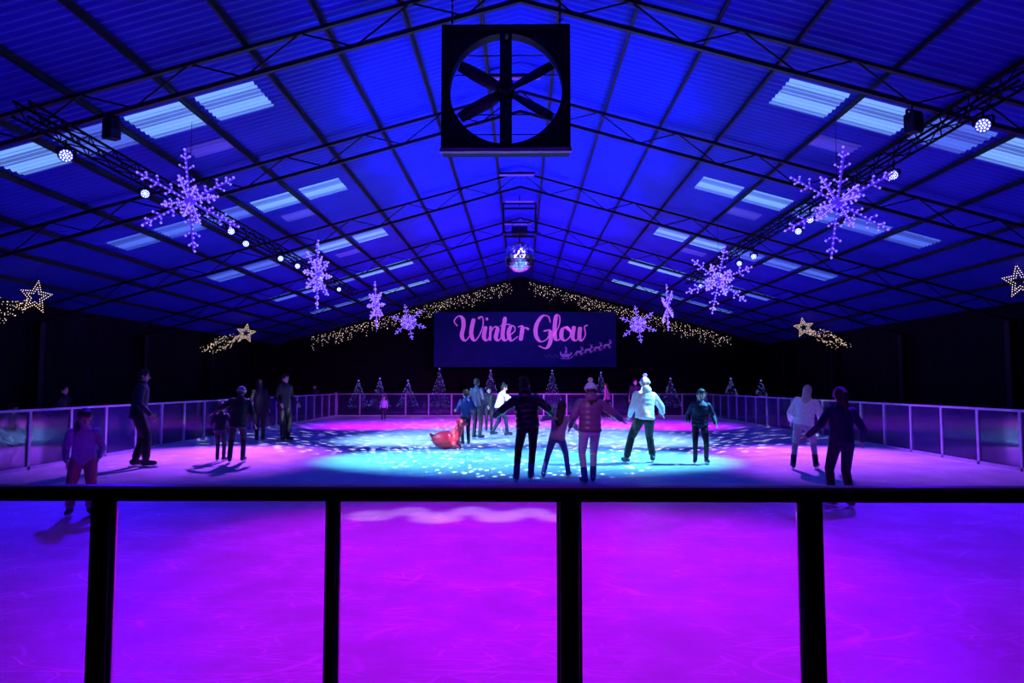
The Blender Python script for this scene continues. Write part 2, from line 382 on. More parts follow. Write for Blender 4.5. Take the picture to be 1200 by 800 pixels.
LET = {
 'W': [[(536,382),(532,376),(537,370),(542,373),(543,382),(541,393),(545,399),(551,392),(555,379),(555,373)], [(555,373),(552,390),(556,399),(562,392),(566,380),(565,371),(560,373)]],
 'i': [[(569,382),(567,394),(570,399),(574,394)], [(570,372),(571,375)]],
 'n': [[(575,382),(574,399)], [(574,391),(579,383),(583,385),(581,395),(584,399),(588,394)]],
 't': [[(592,371),(589,392),(592,399),(597,394)], [(586,382),(592,380),(598,380)]],
 'e': [[(597,393),(603,388),(603,383),(599,382),(596,390),(599,399),(607,394)]],
 'r': [[(607,383),(611,382),(612,386),(610,399)], [(611,391),(615,384),(620,386)]],
 'G': [[(645,378),(643,371),(636,370),(629,380),(628,392),(633,400),(641,397),(645,387),(637,388)], [(645,387),(645,400),(640,408),(631,405)]],
 'l': [[(648,394),(655,382),(656,371),(652,370),(650,385),(651,397),(655,398),(659,393)]],
 'o': [[(664,383),(659,386),(658,395),(662,399),(668,394),(668,386),(664,383),(669,388),(673,385)]],
 'w': [[(673,382),(671,395),(675,399),(679,393),(680,383)], [(680,383),(679,395),(682,399),(686,392),(685,383),(689,381)]]}
lay = 0
for k, sts in LET.items():
    mb = MB()
    for st in sts: stroke(mb, st, 1.3, 4.8, lay); lay += 1
    mb.build('script_letter', 'pinkprint', ban)
sl = MB()
for st in ([(657,412),(657.5,416),(661,417.5),(667,416.8),(670,413)], [(659,415),(663,415.8),(667,415)]): stroke(sl, st, 1.6, 1.6, 20, True)
stroke(sl, [(657,420),(667,420),(670.5,418),(671,416.5)], .7, .7, 20, True); stroke(sl, [(660,417),(660,420)], .7, .7, 20, True); stroke(sl, [(666,417),(666,420)], .7, .7, 20, True)
stroke(sl, [(663,414),(663.4,410)], 2.4, 2.4, 20, True); stroke(sl, [(663,409),(664.6,408.6)], 1.7, 1.7, 21, True); stroke(sl, [(663.8,408),(662,406.3)], .9, .9, 22, True)
sl.build('sleigh_print', 'violetprint', ban)
for (x, y) in ((678, 412.5), (689, 410), (700, 407.5), (711, 404.5)):
    d = MB(); q = .76
    S_ = lambda pts, w_, l_: stroke(d, [(x+a*q, y+b*q) for a, b in pts], w_*q, w_*q, l_, True)
    S_([(-4, 0), (3, -.5)], 3, 21); S_([(3, -.5), (5.5, -4)], 1.8, 22); S_([(5, -4.5), (7.5, -3.6)], 1.8, 23)
    S_([(-4, 0), (-6.5, 5)], 1.2, 22); S_([(-3, 0), (-3.5, 5.5)], 1.2, 23); S_([(3, 0), (6.5, 3.6)], 1.2, 24); S_([(2, 0), (4, 5)], 1.2, 25)
    S_([(5, -5), (3, -8.5)], .9, 24); S_([(5.4, -5), (6.6, -8.5)], .9, 25)
    d.build('reindeer_print', 'violetprint', ban)
tr = MB()
for k in range(9): 
    w3 = at(639+k*1.8, 417+math.sin(k*1.7)*1.2, bY)-ban.location; tr.box((w3.x, -.03, w3.z), (.03, .005, .03))
tag(tr.build('sparkle_trail', 'violetprint', ban), kind='stuff')

# ------------------------------------------------------------ light decorations
def icicle(s):
    t = empty('icicle_lights', (s*5.8, Y1-.25, roofz(5.8)-.2), 'warm icicle light string along the %s half of far gable' % ('left' if s < 0 else 'right'), 'string lights', 'gable icicle lights')
    o = V(t.location); x0, x1 = (.55, 11.6); c = MB()
    c.tube(V((s*x0, o.y, roofz(x0)-.15))-o, V((s*x1, o.y, roofz(x1)-.15))-o, .012, n=6)
    bl = MB(); x = x0
    while x < x1:
        dr = random.choice((.35, .5, .7, .85, .6)); top = V((s*x, o.y, roofz(x)-.15))-o
        c.tube(top, top-V((0, 0, dr)), .003, n=4); z = 0.05
        while z < dr:
            if random.random() < .78: bl.octa(top+V((random.uniform(-.07, .07), -.02, -z+random.uniform(-.05, .05))), random.uniform(.011, .02))
            z += .115
        x += .125
    c.build('cable', 'cable', t); tag(bl.build('bulbs', 'warmdim', t), kind='stuff')
icicle(-1); icicle(1)

def shooting_star(px_, py_, d, s, label, k_=1.0):
    loc = at(px_, py_, d); t = empty('shooting_star_light', loc, label, 'light decoration', 'shooting star lights')
    f = MB(); b = MB(); rr = random.Random(int(px_)); br_ = .0115*k_
    for rad in (.4, .24):
        pts = []
        for k in range(10):
            a = R(90+36*k+s*8); r = rad if k % 2 == 0 else rad*.45; pts.append(V((math.cos(a)*r, 0, math.sin(a)*r)))
        for k in range(10):
            p, q = pts[k], pts[(k+1) % 10]; f.tube(p, q, .006, n=5)
            nb = 5 if rad > .3 else 3
            for j in range(nb): b.octa(p.lerp(q, j/nb)+V((0, -.015, 0)), br_)
    for k in range(4):
        prev = None
        for j in range(17):
            u = j/16; p = V((s*(.25+u*(1.6-.12*k)), 0, -.18-.42*u**.8+(k-1.5)*.16*(.5+.6*math.sin(u*3))+.05*math.sin(u*9+k)))
            if prev: f.tube(prev, p, .004, n=4)
            b.octa(p+V((rr.uniform(-.05, .05), -.015, rr.uniform(-.06, .06))), br_)
            if rr.random() < .7: b.octa(p+V((rr.uniform(-.06, .06), -.015, rr.uniform(-.12, .12))), br_*.8)
            prev = p
    f.tube((0, 0, .42), (0, 0, roofz(loc.x)-loc.z-.02), .004, n=4)
    f.build('frame', 'cable', t); tag(b.build('bulbs', 'warm', t), kind='stuff')
shooting_star(34, 347, 16.1, -1, 'warm shooting star light at the far left above the barrier')
shooting_star(286, 390, 28.5, -1, 'smaller looking warm shooting star light, further back on the left', 1.2)
shooting_star(1193, 330, 15.9, 1, 'warm shooting star light cut by the right picture edge')
shooting_star(941, 384, 27.9, 1, 'smaller looking warm shooting star light, further back on the right', 1.2)

def snowflake(px_, py_, d, rad, rz, label, tilt=0, dep=.66):
    loc = at(px_, py_, d); t = empty('snowflake_light', loc, label, 'light decoration', 'hanging snowflake lights', rz)
    bl = MB(); bs = .019 if d < 14 else .024
    def spike(u, n, full):
        arm = MB(); L_ = rad*full
        arm.bar(u*.04*rad, u*L_*.98, .03, .03)
        for (r0, ln) in ((.34, .13), (.6, .15), (.82, .09)):
            for sg in (-1, 1):
                e = u*r0*L_+(u*.6+n*sg*.8)*ln*L_; arm.bar(u*r0*L_, e, .022, .022)
                bl.octa(e, bs*1.3); bl.octa((u*r0*L_+e)/2+V((0, -.02, 0)), bs*.8)
        k = .12
        while k < 1.01: bl.octa(u*k*L_+n*.012-V((0, .02, 0)), bs*(1.35 if k > .95 else 1)); k += .088
        return arm
    for k in range(6):
        a = R(90+60*k+tilt); u = V((math.cos(a), 0, math.sin(a))); n = V((-u.z, 0, u.x))
        spike(u, n, 1.0).build('arm', 'flakeframe', t)
        a2 = R(120+60*k+tilt); u2 = V((math.cos(a2)*.75, dep*(1 if k % 2 else -1), math.sin(a2)*.75)).normalized()
        spike(u2, u2.cross(V((0, 1, 0))).normalized(), .58).build('arm', 'flakeframe', t)
    hub = MB(); hub.ell((0, 0, 0), V((.1*rad, 0, 0)), V((0, .1*rad, 0)), V((0, 0, .1*rad)), 12, 8)
    hub.build('hub', 'flakeframe', t)
    tag(bl.build('bulbs', 'flakebulb', t), kind='stuff')
    top = roofz(loc.x)-loc.z-.15
    MB().tube((0, 0, .05), (0, 0, top), .004, n=4).build('hanging_wire', 'cable', t)
snowflake(214, 231, 11.0, .84, R(36), 'large purple LED snowflake hanging at the left, nearest of the left row', 6)
snowflake(369, 320, 18.3, .92, R(86), 'purple LED snowflake turned edge-on, second in the left row', 0, .3)
snowflake(439, 357, 25.6, .88, R(84), 'purple LED snowflake turned edge-on, third in the left row', 10, .3)
snowflake(478, 377, 33.0, .85, R(10), 'small looking purple LED snowflake left of the banner', 12)
snowflake(985, 236, 11.0, .9, R(-38), 'large purple LED snowflake hanging at the right, nearest of the right row', -8)
snowflake(843, 328, 17.9, .88, R(-25), 'purple LED snowflake second in the right row', -12)
snowflake(783, 360, 25.0, .85, R(-88), 'purple LED snowflake turned edge-on, third in the right row', 5, .2)
snowflake(748, 380, 30.5, .82, R(-10), 'small looking purple LED snowflake right of the banner', 8)

for i, (x, h) in enumerate(((420, 1.7), (445, 1.8), (478, 1.7), (515, 2.3), (575, 2.2), (647, 2.2), (704, 2.1), (785, 1.8), (855, 1.8), (890, 1.7))):
    d = 34.6; p = at(x, 450, d)
    t = empty('christmas_tree', (p.x, d, -.02), 'dark small christmas tree with blue lights behind far barrier, %s from the left' % ORD[i], 'tree', 'trees behind the far barrier')
    f = MB(); rr = random.Random(i)
    for k in range(7):
        z0 = .35+k*(h-.5)/7; r = .5*(1-k/8); n = 18
        o = len(f.v); f.v.append(V((0, 0, z0+(h-.5)/7*1.7)))
        for j in range(n):
            a = 2*math.pi*j/n; q = r*(1 if j % 2 else .72)*rr.uniform(.88, 1.1); f.v.append(V((math.cos(a)*q, math.sin(a)*q, z0-rr.uniform(0, .05))))
        for j in range(n): f.f.append([o, o+1+j, o+1+(j+1) % n])
        f.f.append([o+1+j for j in range(n)][::-1])
    f.build('foliage', 'foil', t)
    MB().tube((0, 0, .18), (0, 0, h-.4), .04, .02).build('trunk', 'hairbrown', t)
    MB().tube((0, 0, 0), (0, 0, .28), .15, .2, 14).build('pot', 'black', t)
    b = MB()
    for k in range(150):
        u = rr.random()**1.3; z = .4+u*(h-.5); r = .5*(1-u)+.04; a = k*2.4; b.octa((math.cos(a)*r, math.sin(a)*r, z), rr.uniform(.012, .02))
    tag(b.build('bulbs', 'treeled', t), kind='stuff')
    s = MB(); 
    for k in range(5):
        a = R(90+72*k); s.bar((0, 0, h), (math.cos(a)*.05, 0, h+math.sin(a)*.05), .02, .02)
    s.build('star_topper', 'treeled', t)

# ------------------------------------------------------------ fan
fd = 8.95; fx, fz = at(592.5, 98, fd).x, at(592, 93, fd).z
S = 1.74; h = S/2; D = .3
fan = empty('ventilation_fan', (fx, fd, fz), 'large square black ventilation fan hanging under the roof ridge', 'fan')
b = MB(); b.box((0, D/2, h-.03), (S, D, .06)).box((0, D/2, -h+.03), (S, D, .06)).box((h-.03, D/2, 0), (.06, D, S-.12)).box((-h+.03, D/2, 0), (.06, D, S-.12)); b.build('housing', 'fanmetal', fan, bevel=.01)
pl = MB(); n = 64; rr0 = h*.88
for i in range(n):
    a = 2*math.pi*i/n; c, s_ = math.cos(a), math.sin(a); k = (h-.02)/max(abs(c), abs(s_))
    pl.v += [V((c*rr0, .05, s_*rr0)), V((c*k, .05, s_*k)), V((c*rr0, D*.8, s_*rr0))]
for i in range(n):
    j = (i+1) % n; pl.f.append([3*i, 3*j, 3*j+1, 3*i+1]); pl.f.append([3*i, 3*i+2, 3*j+2, 3*j])
pl.build('orifice_plate', 'fanmetal', fan)
MB().box((0, -.03, -h-.015), (S+.02, .08, .05)).build('bottom_lip', 'fanlip', fan)
MB().tube((0, .08, 0), (0, .24, 0), .12, .12, 24).build('hub', 'fanmetal', fan)
for k in range(6):
    a = R(60*k+30); u = V((math.cos(a), 0, math.sin(a))); nn = V((-u.z, 0, u.x)); m = MB(); ng = 8
    for i in range(ng+1):
        r = .1+(h*.84-.1)*i/ng; wd = .04+.05*math.sin(math.pi*(.2+.6*i/ng)); tw = R(42-22*i/ng)
        q = nn*math.cos(tw)+V((0, math.sin(tw), 0)); c = u*r+V((0, .16, 0))
        m.v += [c-q*wd, c+q*wd]
    for i in range(ng): m.f.append([2*i, 2*i+1, 2*i+3, 2*i+2])
    o = m.build('blade', 'fanblade', fan, smooth=True); sd = o.modifiers.new('thick', 'SOLIDIFY'); sd.thickness = .012
for zz in (-.56, -.28, .28, .56):
    L_ = 2*math.sqrt(max(rr0**2-zz**2, .01)); MB().box((0, .27, zz), (L_, .01, .014)).build('guard_bar', 'fanmetal', fan)
MB().box((-.045, .03, 0), (.07, .04, S-.14)).build('support_bar', 'fanmetal', fan)
MB().box((.06, .03, 0), (.045, .04, S-.14)).build('support_bar', 'fanmetal', fan)
MB().tube((0, -.1, 0), (0, .08, 0), .1, .1, 18).build('motor', 'fanmetal', fan)
for s in (-1, 1):
    ch = MB(); p = V((s*h*.85, D/2, h)); kk = int((roofz(h)-fz-h-.12)/.05)
    for k in range(kk):
        z = p.z+.025+k*.05
        ch.box((p.x, p.y, z), (.012, .03, .05) if k % 2 else (.03, .012, .05))
    ch.build('chain', 'steel', fan)

# ------------------------------------------------------------ mirror ball
bd = 21.0; bc = at(609, 300, bd); br = 18.5*bd/F
mbt = empty('mirror_ball', bc, 'faceted mirror ball hanging over the middle of the rink', 'mirror ball')
m = MB(); nl, nv = 26, 14; rb = random.Random(5)
for i in range(nv):
    a0, a1 = math.pi*i/nv, math.pi*(i+1)/nv
    for j in range(nl):
        q0, q1 = 2*math.pi*j/nl, 2*math.pi*(j+1)/nl; g = .1
        pts = []
        for a, q in ((a0, q0), (a1, q0), (a1, q1), (a0, q1)): pts.append(V((math.sin(a)*math.cos(q), math.sin(a)*math.sin(q), math.cos(a)))*br)
        c = sum(pts, V())/4; nr = c.normalized(); tx = V((rb.uniform(-.06, .06), rb.uniform(-.06, .06), rb.uniform(-.06, .06)))
        o = len(m.v)
        for p in pts: dl = (p-c)*(1-g); m.v.append(c+dl+nr*dl.dot(tx)); 
        m.f.append([o, o+1, o+2, o+3])
m.build('mirror_tiles', 'mirror', mbt)
MB().ell((0, 0, 0), V((br*.965, 0, 0)), V((0, br*.965, 0)), V((0, 0, br*.965)), 24, 14).build('core', 'black', mbt, smooth=True)
MB().tube((0, 0, br*.95), (0, 0, br+.22), .03).build('shaft', 'steel', mbt)
hs = empty('mirror_ball_mount', bc+V((0, 0, br+.22)), 'dark open box frame and motor above the mirror ball', 'mount')
m = MB(); W_ = .5; H_ = .9
for x in (-1, 1):
    for y in (-1, 1): m.box((x*W_, y*W_*.6, H_/2), (.05, .05, H_))
for z in (0, H_):
    for x in (-1, 1): m.box((x*W_, 0, z), (.06, W_*1.2, .06))
    for y in (-1, 1): m.box((0, y*W_*.6, z), (W_*2, .06, .06))
m.build('frame', 'steel', hs)
MB().box((0, 0, .12), (.5, .4, .22)).build('motor', 'black', hs, bevel=.02)
MB().cap((-.42, -.32, H_+.05), (.42, -.32, H_+.05), .028, .028).build('glow_strip', 'ridge', hs, smooth=True)  # glowing bar stands in for a reflected violet line
MB().tube((0, 0, H_), (0, 0, RZ-.12-(bc.z+br+.22)), .02).build('drop_pole', 'steel', hs)

# ------------------------------------------------------------ lighting trusses and stage lights
def box_truss(x, z, y0, y1, side):
    t = empty('lighting_truss', (x, y0, z), 'long black box truss carrying stage lights along the %s of the rink' % side, 'lighting truss', 'lighting trusses')
    L = y1-y0; a = .1
    for sx in (-a, a):
        for sz in (-a, a): MB().tube((sx, 0, sz), (sx, L, sz), .02).build('chord', 'cable', t)
    for f in range(4):
        m = MB(); n = int(L/.3)
        for k in range(n):
            y, y2 = k*L/n, (k+1)*L/n; s = 1 if k % 2 else -1
            if f < 2: z_ = a*(1 if f else -1); m.tube((-a*s, y, z_), (a*s, y2, z_), .01, n=5)
            else: x_ = a*(1 if f == 3 else -1); m.tube((x_, y, -a*s), (x_, y2, a*s), .01, n=5)
        m.build('lacing', 'cable', t)
box_truss(-6.35, 4.99, 8.4, 26, 'left'); box_truss(5.9, 5.12, 7.8, 24, 'right')
for (x, z, y, lb) in ((-5.75, 5.08, 9.35, 'small black loudspeaker hanging from the nearest roof truss on the left'), (5.45, 5.12, 9.35, 'small black loudspeaker hanging from the nearest roof truss on the right')):
    t = empty('loudspeaker', (x, y, z), lb, 'loudspeaker', 'hanging loudspeakers', rz=R(-25 if x < 0 else 25)); q = .6
    b = MB(); b.v = [V(p_)*q for p_ in ((-.16,-.15,-.25),(.16,-.15,-.25),(.11,.15,-.22),(-.11,.15,-.22),(-.16,-.15,.25),(.16,-.15,.25),(.11,.15,.22),(-.11,.15,.22))]
    b.f = [[0,3,2,1],[4,5,6,7],[0,1,5,4],[1,2,6,5],[2,3,7,6],[3,0,4,7]]; b.build('cabinet', 'black', t, bevel=.01)
    MB().box((0, -.157*q, 0), (.28*q, .008, .46*q)).build('grille', 'fanmetal', t)
    y_ = MB(); top = roofz(x)-.62-z
    for s in (-1, 1): y_.box((s*.18*q, 0, .14*q), (.01, .04, .3*q))
    y_.box((0, 0, .29*q), (.37*q, .04, .01)); y_.tube((0, 0, .29*q), (0, 0, max(top, .2)), .015); y_.build('yoke', 'steel', t)

def spot(loc, target, color, power, deg, blend=.6, rad=.1, gobo=None, lo=.2, hi=.34, base=0.0):
    l = bpy.data.lights.new('spot_lamp', 'SPOT'); l.color = color; l.energy = power; l.spot_size = R(deg); l.spot_blend = blend; l.shadow_soft_size = rad
    o = bpy.data.objects.new('spot_lamp', l); COL.objects.link(o); o.location = loc
    o.rotation_euler = (V(target)-V(loc)).to_track_quat('-Z', 'Y').to_euler()
    if gobo:
        l.use_nodes = True; nt = l.node_tree; e = nt.nodes['Emission']
        tc = nt.nodes.new('ShaderNodeTexCoord'); vo = nt.nodes.new('ShaderNodeTexVoronoi'); vo.inputs['Scale'].default_value = 1
        vm = nt.nodes.new('ShaderNodeVectorMath'); vm.operation = 'MULTIPLY'; vm.inputs[1].default_value = (gobo[0], gobo[1], gobo[1])
        nt.links.new(tc.outputs['Normal'], vm.inputs[0]); nt.links.new(vm.outputs[0], vo.inputs['Vector'])
        mr = nt.nodes.new('ShaderNodeMapRange'); mr.inputs['From Min'].default_value = lo; mr.inputs['From Max'].default_value = hi; mr.inputs['To Min'].default_value = 1; mr.inputs['To Max'].default_value = base
        nt.links.new(vo.outputs['Distance'], mr.inputs['Value']); nt.links.new(mr.outputs[0], e.inputs['Strength'])
    return o

def stage_light(loc, target, label, rad=.11, tz=5.0):
    loc = V(loc); d = (V(target)-loc).normalized()
    t = empty('stage_light', loc, label, 'stage light', 'stage lights on the trusses'); t.rotation_euler = d.to_track_quat('-Z', 'Y').to_euler()
    b = MB(); b.loft([(V((0, 0, z)), V((r, 0, 0)), V((0, r, 0))) for z, r in ((.14, rad*.5), (.12, rad*.85), (0, rad*1.02), (-.06, rad*1.08))], 20)
    for k in range(4): b.loft([(V((0, 0, .01+k*.025)), V((rad*1.1, 0, 0)), V((0, rad*1.1, 0))), (V((0, 0, .016+k*.025)), V((rad*1.1, 0, 0)), V((0, rad*1.1, 0)))], 20)
    b.build('can', 'black', t)
    inv = t.rotation_euler.to_matrix().inverted(); up = inv @ V((0, 0, 1)); sx = V((1, 0, 0))
    y = MB(); g = tz-.13-loc.z
    for s in (-1, 1): y.bar(sx*s*rad*1.25, sx*s*rad*1.25+up*(rad*1.2), .03, .012)
    y.bar(-sx*rad*1.25+up*rad*1.2, sx*rad*1.25+up*rad*1.2, .03, .012)
    if g > rad*1.3: y.bar(up*rad*1.2, up*g, .03, .03)
    y.build('yoke', 'steel', t)
    MB().disc((0, 0, -.063), (0, 0, -1), rad*.98, 20).build('lens', 'lens', t)
    led = MB(); 
    for q, n in ((0, 1), (.4, 6), (.8, 11)):
        for k in range(n): a = 2*math.pi*k/n; led.disc((math.cos(a)*q*rad, math.sin(a)*q*rad, -.07), (0, 0, -1), rad*.105, 8)
    led.build('led_array', 'led', t)
LL = [(62, 175, 9.2), (160, 222, 11.1), (265, 268, 13.9), (283, 283, 15.1), (325, 301, 17), (345, 310, 18.1), (372, 325, 20.2), (395, 338, 22.6)]
RL = [(1160, 143, 8.5), (1052, 203, 10.6), (952, 256, 13.5), (938, 270, 14.5), (885, 300, 17.4), (868, 308, 18.4), (845, 322, 20.4), (822, 335, 22.7)]
for side, lst in (('left', LL), ('right', RL)):
    for i, (x, y, d) in enumerate(lst):
        p = at(x, y, d)
        stage_light(p, (0, 1.5 if i < 5 else 5, 1.2), 'blue glowing LED stage light on the %s truss, %s from the camera' % (side, ORD[i]), .085 if i < 1 else .068, 4.99 if side == 'left' else 5.12)

# ------------------------------------------------------------ people
def ik(a, t, l1, l2, pole):
    a, t = V(a), V(t); d = t-a; L = min(d.length, (l1+l2)*.999); d.normalize(); e = a+d*L
    x = (l1*l1-l2*l2+L*L)/(2*L); h_ = math.sqrt(max(l1*l1-x*x, 0)); p = V(pole); p = (p-d*p.dot(d))
    p = p.normalized() if p.length > 1e-4 else V((0, 1, 0))
    return a+d*x+p*h_, e
def person(px_, feet, H, rz, label, top='blackcloth', bottom='blackcloth', hair='hairdark', hairstyle='short', hat=None, hood=False, puff=False, coat=0, loose=False,
           lean=0, side=0, feetp=((-.1, 0, 0), (.1, 0, 0)), hands=((.1, .04, -.5), (.1, .04, -.5)), head=(0, 0), child=False, drop=0, boot='boot', d=None, skates=True, group=None, pack=None, sway=0):
    d = d or 1200.0/(feet-HY); X = (px_-CX)*d/F
    near = d < 14
    t = empty('person', (X, d, 0 if skates else -.02), label, 'person', group, R(rz))
    hm = 1.22 if child else 1.0
    s = H/(1.62+.125*hm-drop*.8)
    up = V((0, 0, 1)); fw = V((0, 1, 0)); rt = V((1, 0, 0))
    rot = Matrix.Rotation(R(side), 3, 'Y') @ Matrix.Rotation(R(-lean), 3, 'X')
    u = rot @ up; f = rot @ fw; r = rot @ rt
    pel = V((sway, -.25*math.sin(R(lean)), .97-drop)); sh = pel+u*.46; hd = pel+u*.55+(u*.5+up*.5).normalized()*.10*hm
    hrot = rot if lean < 25 else Matrix.Rotation(R(-lean*.4), 3, 'X')
    hrot = Matrix.Rotation(R(head[0]), 3, 'Z') @ hrot @ Matrix.Rotation(R(-head[1]), 3, 'X')
    hx, hy, hz = [hrot @ q for q in (rt, fw, up)]
    body = MB(); jk = MB(); tr_ = MB()
    def sec(tt, rx, ry): c = pel+(u if tt >= 0 else up)*tt; return (c, r*rx, f*ry)
    body.loft([sec(*q) for q in ((-.1, .09, .08), (-.03, .155, .105), (.08, .145, .1), (.2, .125, .09), (.33, .15, .1), (.42, .165, .1), (.48, .12, .08), (.54, .055, .055))], 16)
    body.cap(sh+u*.02, hd-hz*.02, .052, .05)
    tr_.loft([sec(*q) for q in ((-.12, .1, .095), (-.04, .172, .125), (.06, .162, .118), (.12, .15, .108))], 16)
    hem = -.06-coat
    st = [(hem, .165+coat*.1, .13+coat*.1), (hem+.05, .18, .14), (.04, .172, .135), (.18, .165, .13), (.3, .18, .135), (.4, .19, .13), (.46, .16, .11), (.51, .085, .08), (.535, .07, .07)]
    if puff:
        rings = []; z = hem; k = 0
        while z < .46:
            for i in range(len(st)-1):
                if st[i][0] <= z <= st[i+1][0]:
                    q = (z-st[i][0])/(st[i+1][0]-st[i][0]); rx = st[i][1]*(1-q)+st[i+1][1]*q; ry = st[i][2]*(1-q)+st[i+1][2]*q
            e = .024 if k % 2 else .014
            rings.append(sec(z, rx+e, ry+e)); z += .045; k += 1
        rings += [sec(.49, .13, .11), sec(.54, .075, .075)]
    else: rings = [sec(*q) for q in st]
    jk.loft(rings, 18)
    jk.cap(sh+u*.06-f*.01, sh+u*.09, .07, .065)
    if hood: jk.ell(sh+u*.07-f*.09, r*.11, f*.06, u*.09)
    tf = 1.18 if loose else 1.0
    for sgn, fp in ((-1, feetp[0]), (1, feetp[1])):
        hipj = pel+r*sgn*.092-up*.03; ank = V((fp[0], fp[1], .13+fp[2]))
        knee, ank = ik(hipj, ank, .41, .41, (sgn*.12, 1, 0))
        body.cap(hipj, knee, .078, .052); body.cap(knee, ank, .05, .036); body.cap(knee.lerp(ank, .15)-fw*.012, knee.lerp(ank, .5), .048, .04)
        tr_.cap(hipj, knee, .094*tf, .066*tf); tr_.cap(knee, knee.lerp(ank, .86), .064*tf, .052*tf*(1.15 if loose else 1)); tr_.cap(knee.lerp(ank, .15)-fw*.014, knee.lerp(ank, .5), .06*tf, .054*tf)
        sd_ = (knee-ank).normalized(); g = V((sgn*.22, 1, 0)).normalized()
        if fp[2] > .03: g = (g-up*.5).normalized()
        n_ = g.cross(up).normalized(); dn = g.cross(n_).normalized(); dn = dn if dn.z < 0 else -dn
        heel = ank-g*.045+dn*.035; toe = ank+g*.15+dn*.045
        body.cap(heel, toe, .03, .025)
        bt = MB(); bt.cap(heel, toe, .046, .038); bt.cap(ank+dn*.01, ank+sd_*.15, .054, .058); bt.cap(heel+dn*.03, toe+dn*.02, .032, .03)
        sk = bt.build('ice_skate' if skates else 'shoe', boot, t, smooth=True, scale=s, voxel=.009*s)
        if skates:
            bl = MB(); fr_ = Matrix((n_, g, -dn)).transposed()
            c = ank+g*.05
            bl.box(c+dn*.117, (.008, .31, .026), fr_); bl.box(c+dn*.095-g*.07, (.014, .05, .04), fr_); bl.box(c+dn*.095+g*.08, (.014, .05, .04), fr_); bl.box(c+dn*.078, (.05, .27, .012), fr_)
            bl.build('blade', 'blade', sk, scale=s)
    for sgn, hp in ((-1, hands[0]), (1, hands[1])):
        sj = sh+r*sgn*.165-u*.02; tg = sj+r*sgn*hp[0]+f*hp[1]+up*hp[2]
        el, wr = ik(sj, tg, .285, .255, r*sgn*.35-f*1.0-up*.3)
        body.cap(sj, el, .048, .038); body.cap(el, wr, .037, .026)
        e = .012 if puff else 0
        jk.cap(sj, el, .066+e, .056+e, puff=5 if puff else 0); jk.cap(el, el.lerp(wr, .93), .055+e, .042+e*.6, puff=4 if puff else 0); jk.ell(sj+u*.0, r*.075, f*.078, u*.072)
        fd_ = (wr-el).normalized(); thumb = (f*1.0+up*.2); thumb = (thumb-fd_*thumb.dot(fd_)).normalized(); nn_ = fd_.cross(thumb).normalized()*(-sgn)
        body.loft([(wr, thumb*.024, nn_*.017), (wr+fd_*.03, thumb*.033, nn_*.016), (wr+fd_*.085, thumb*.04, nn_*.014), (wr+fd_*.096, thumb*.034, nn_*.01)], 12)
        for q, (off, ln) in enumerate(((.031, .068), (.011, .078), (-.010, .072), (-.031, .056))):
            b0_ = wr+fd_*.085+thumb*off; dr = (fd_+thumb*off*5).normalized(); m1 = b0_+dr*ln*.5; dr2 = (dr-nn_*.45).normalized()
            body.cap(b0_, m1, .0088, .0082, 8); body.cap(m1, m1+dr2*ln*.5, .0082, .007, 8)
        tb = wr+fd_*.025+thumb*.028; tm = tb+(thumb*.75+fd_*.65).normalized()*.04; body.cap(tb, tm, .012, .01, 8); body.cap(tm, tm+(fd_*.9+thumb*.3).normalized()*.032, .01, .008, 8)
    def hp_(x, y, z): return hd+(hx*x+hy*y+hz*z)*hm
    def he(mb, c, rad): mb.ell(hp_(*c), hx*rad[0]*hm, hy*rad[1]*hm, hz*rad[2]*hm)
    he(body, (0, -.008, .015), (.077, .092, .105)); he(body, (0, .012, -.045), (.06, .07, .07)); he(body, (0, .052, -.092), (.025, .025, .022))
    body.cap(hp_(0, .082, .01), hp_(0, .103, -.025), .009*hm, .014*hm, 8); he(body, (0, .083, -.055), (.022, .012, .009)); he(body, (0, .076, .035), (.05, .014, .01))
    for sg in (-1, 1): he(body, (sg*.079, -.005, -.005), (.01, .02, .032))
    body.build('body', 'skin', t, scale=s, voxel=(.0065 if near else .011)*s)
    for sg in (-1, 1):
        ey = MB(); ey.ell(hp_(sg*.03, .081, .012), hx*.012, hy*.009, hz*.009, 10, 6); ey.build('eye', 'eye', t, smooth=True, scale=s)
    tr_.build('trousers', bottom, t, scale=s, voxel=.011*s)
    jk.build('coat' if coat > .1 else 'jacket', top, t, scale=s, voxel=(.009 if near else .012)*s)
    hr = MB(); he(hr, (0, -.018, .024), (.086, .095, .108)); he(hr, (0, .03, .08), (.07, .06, .045))
    if hairstyle != 'short':
        he(hr, (0, -.05, -.03), (.08, .06, .1))
        if hairstyle == 'long':
            hr.loft([(hp_(0, -.04, .02), hx*.085, hy*.06), (hp_(0, -.06, -.1), hx*.085, hy*.055), (hp_(0, -.09, -.2), hx*.095, hy*.045), (hp_(0, -.1, -.3), hx*.08, hy*.035), (hp_(0, -.1, -.36), hx*.04, hy*.02)], 14)
        if hairstyle == 'ponytail':
            hr.cap(hp_(0, -.1, .04), hp_(0, -.15, .03), .03, .035); hr.cap(hp_(0, -.15, .03), hp_(0, -.16, -.12), .036, .034); hr.cap(hp_(0, -.16, -.12), hp_(.01, -.14, -.27), .034, .012)
        if hairstyle == 'bun': he(hr, (0, -.06, .12), (.05, .05, .045)); he(hr, (.05, -.05, .11), (.035, .035, .03)); he(hr, (-.05, -.05, .11), (.035, .035, .03))
    hr.build('hair', hair, t, scale=s, voxel=.009*s)
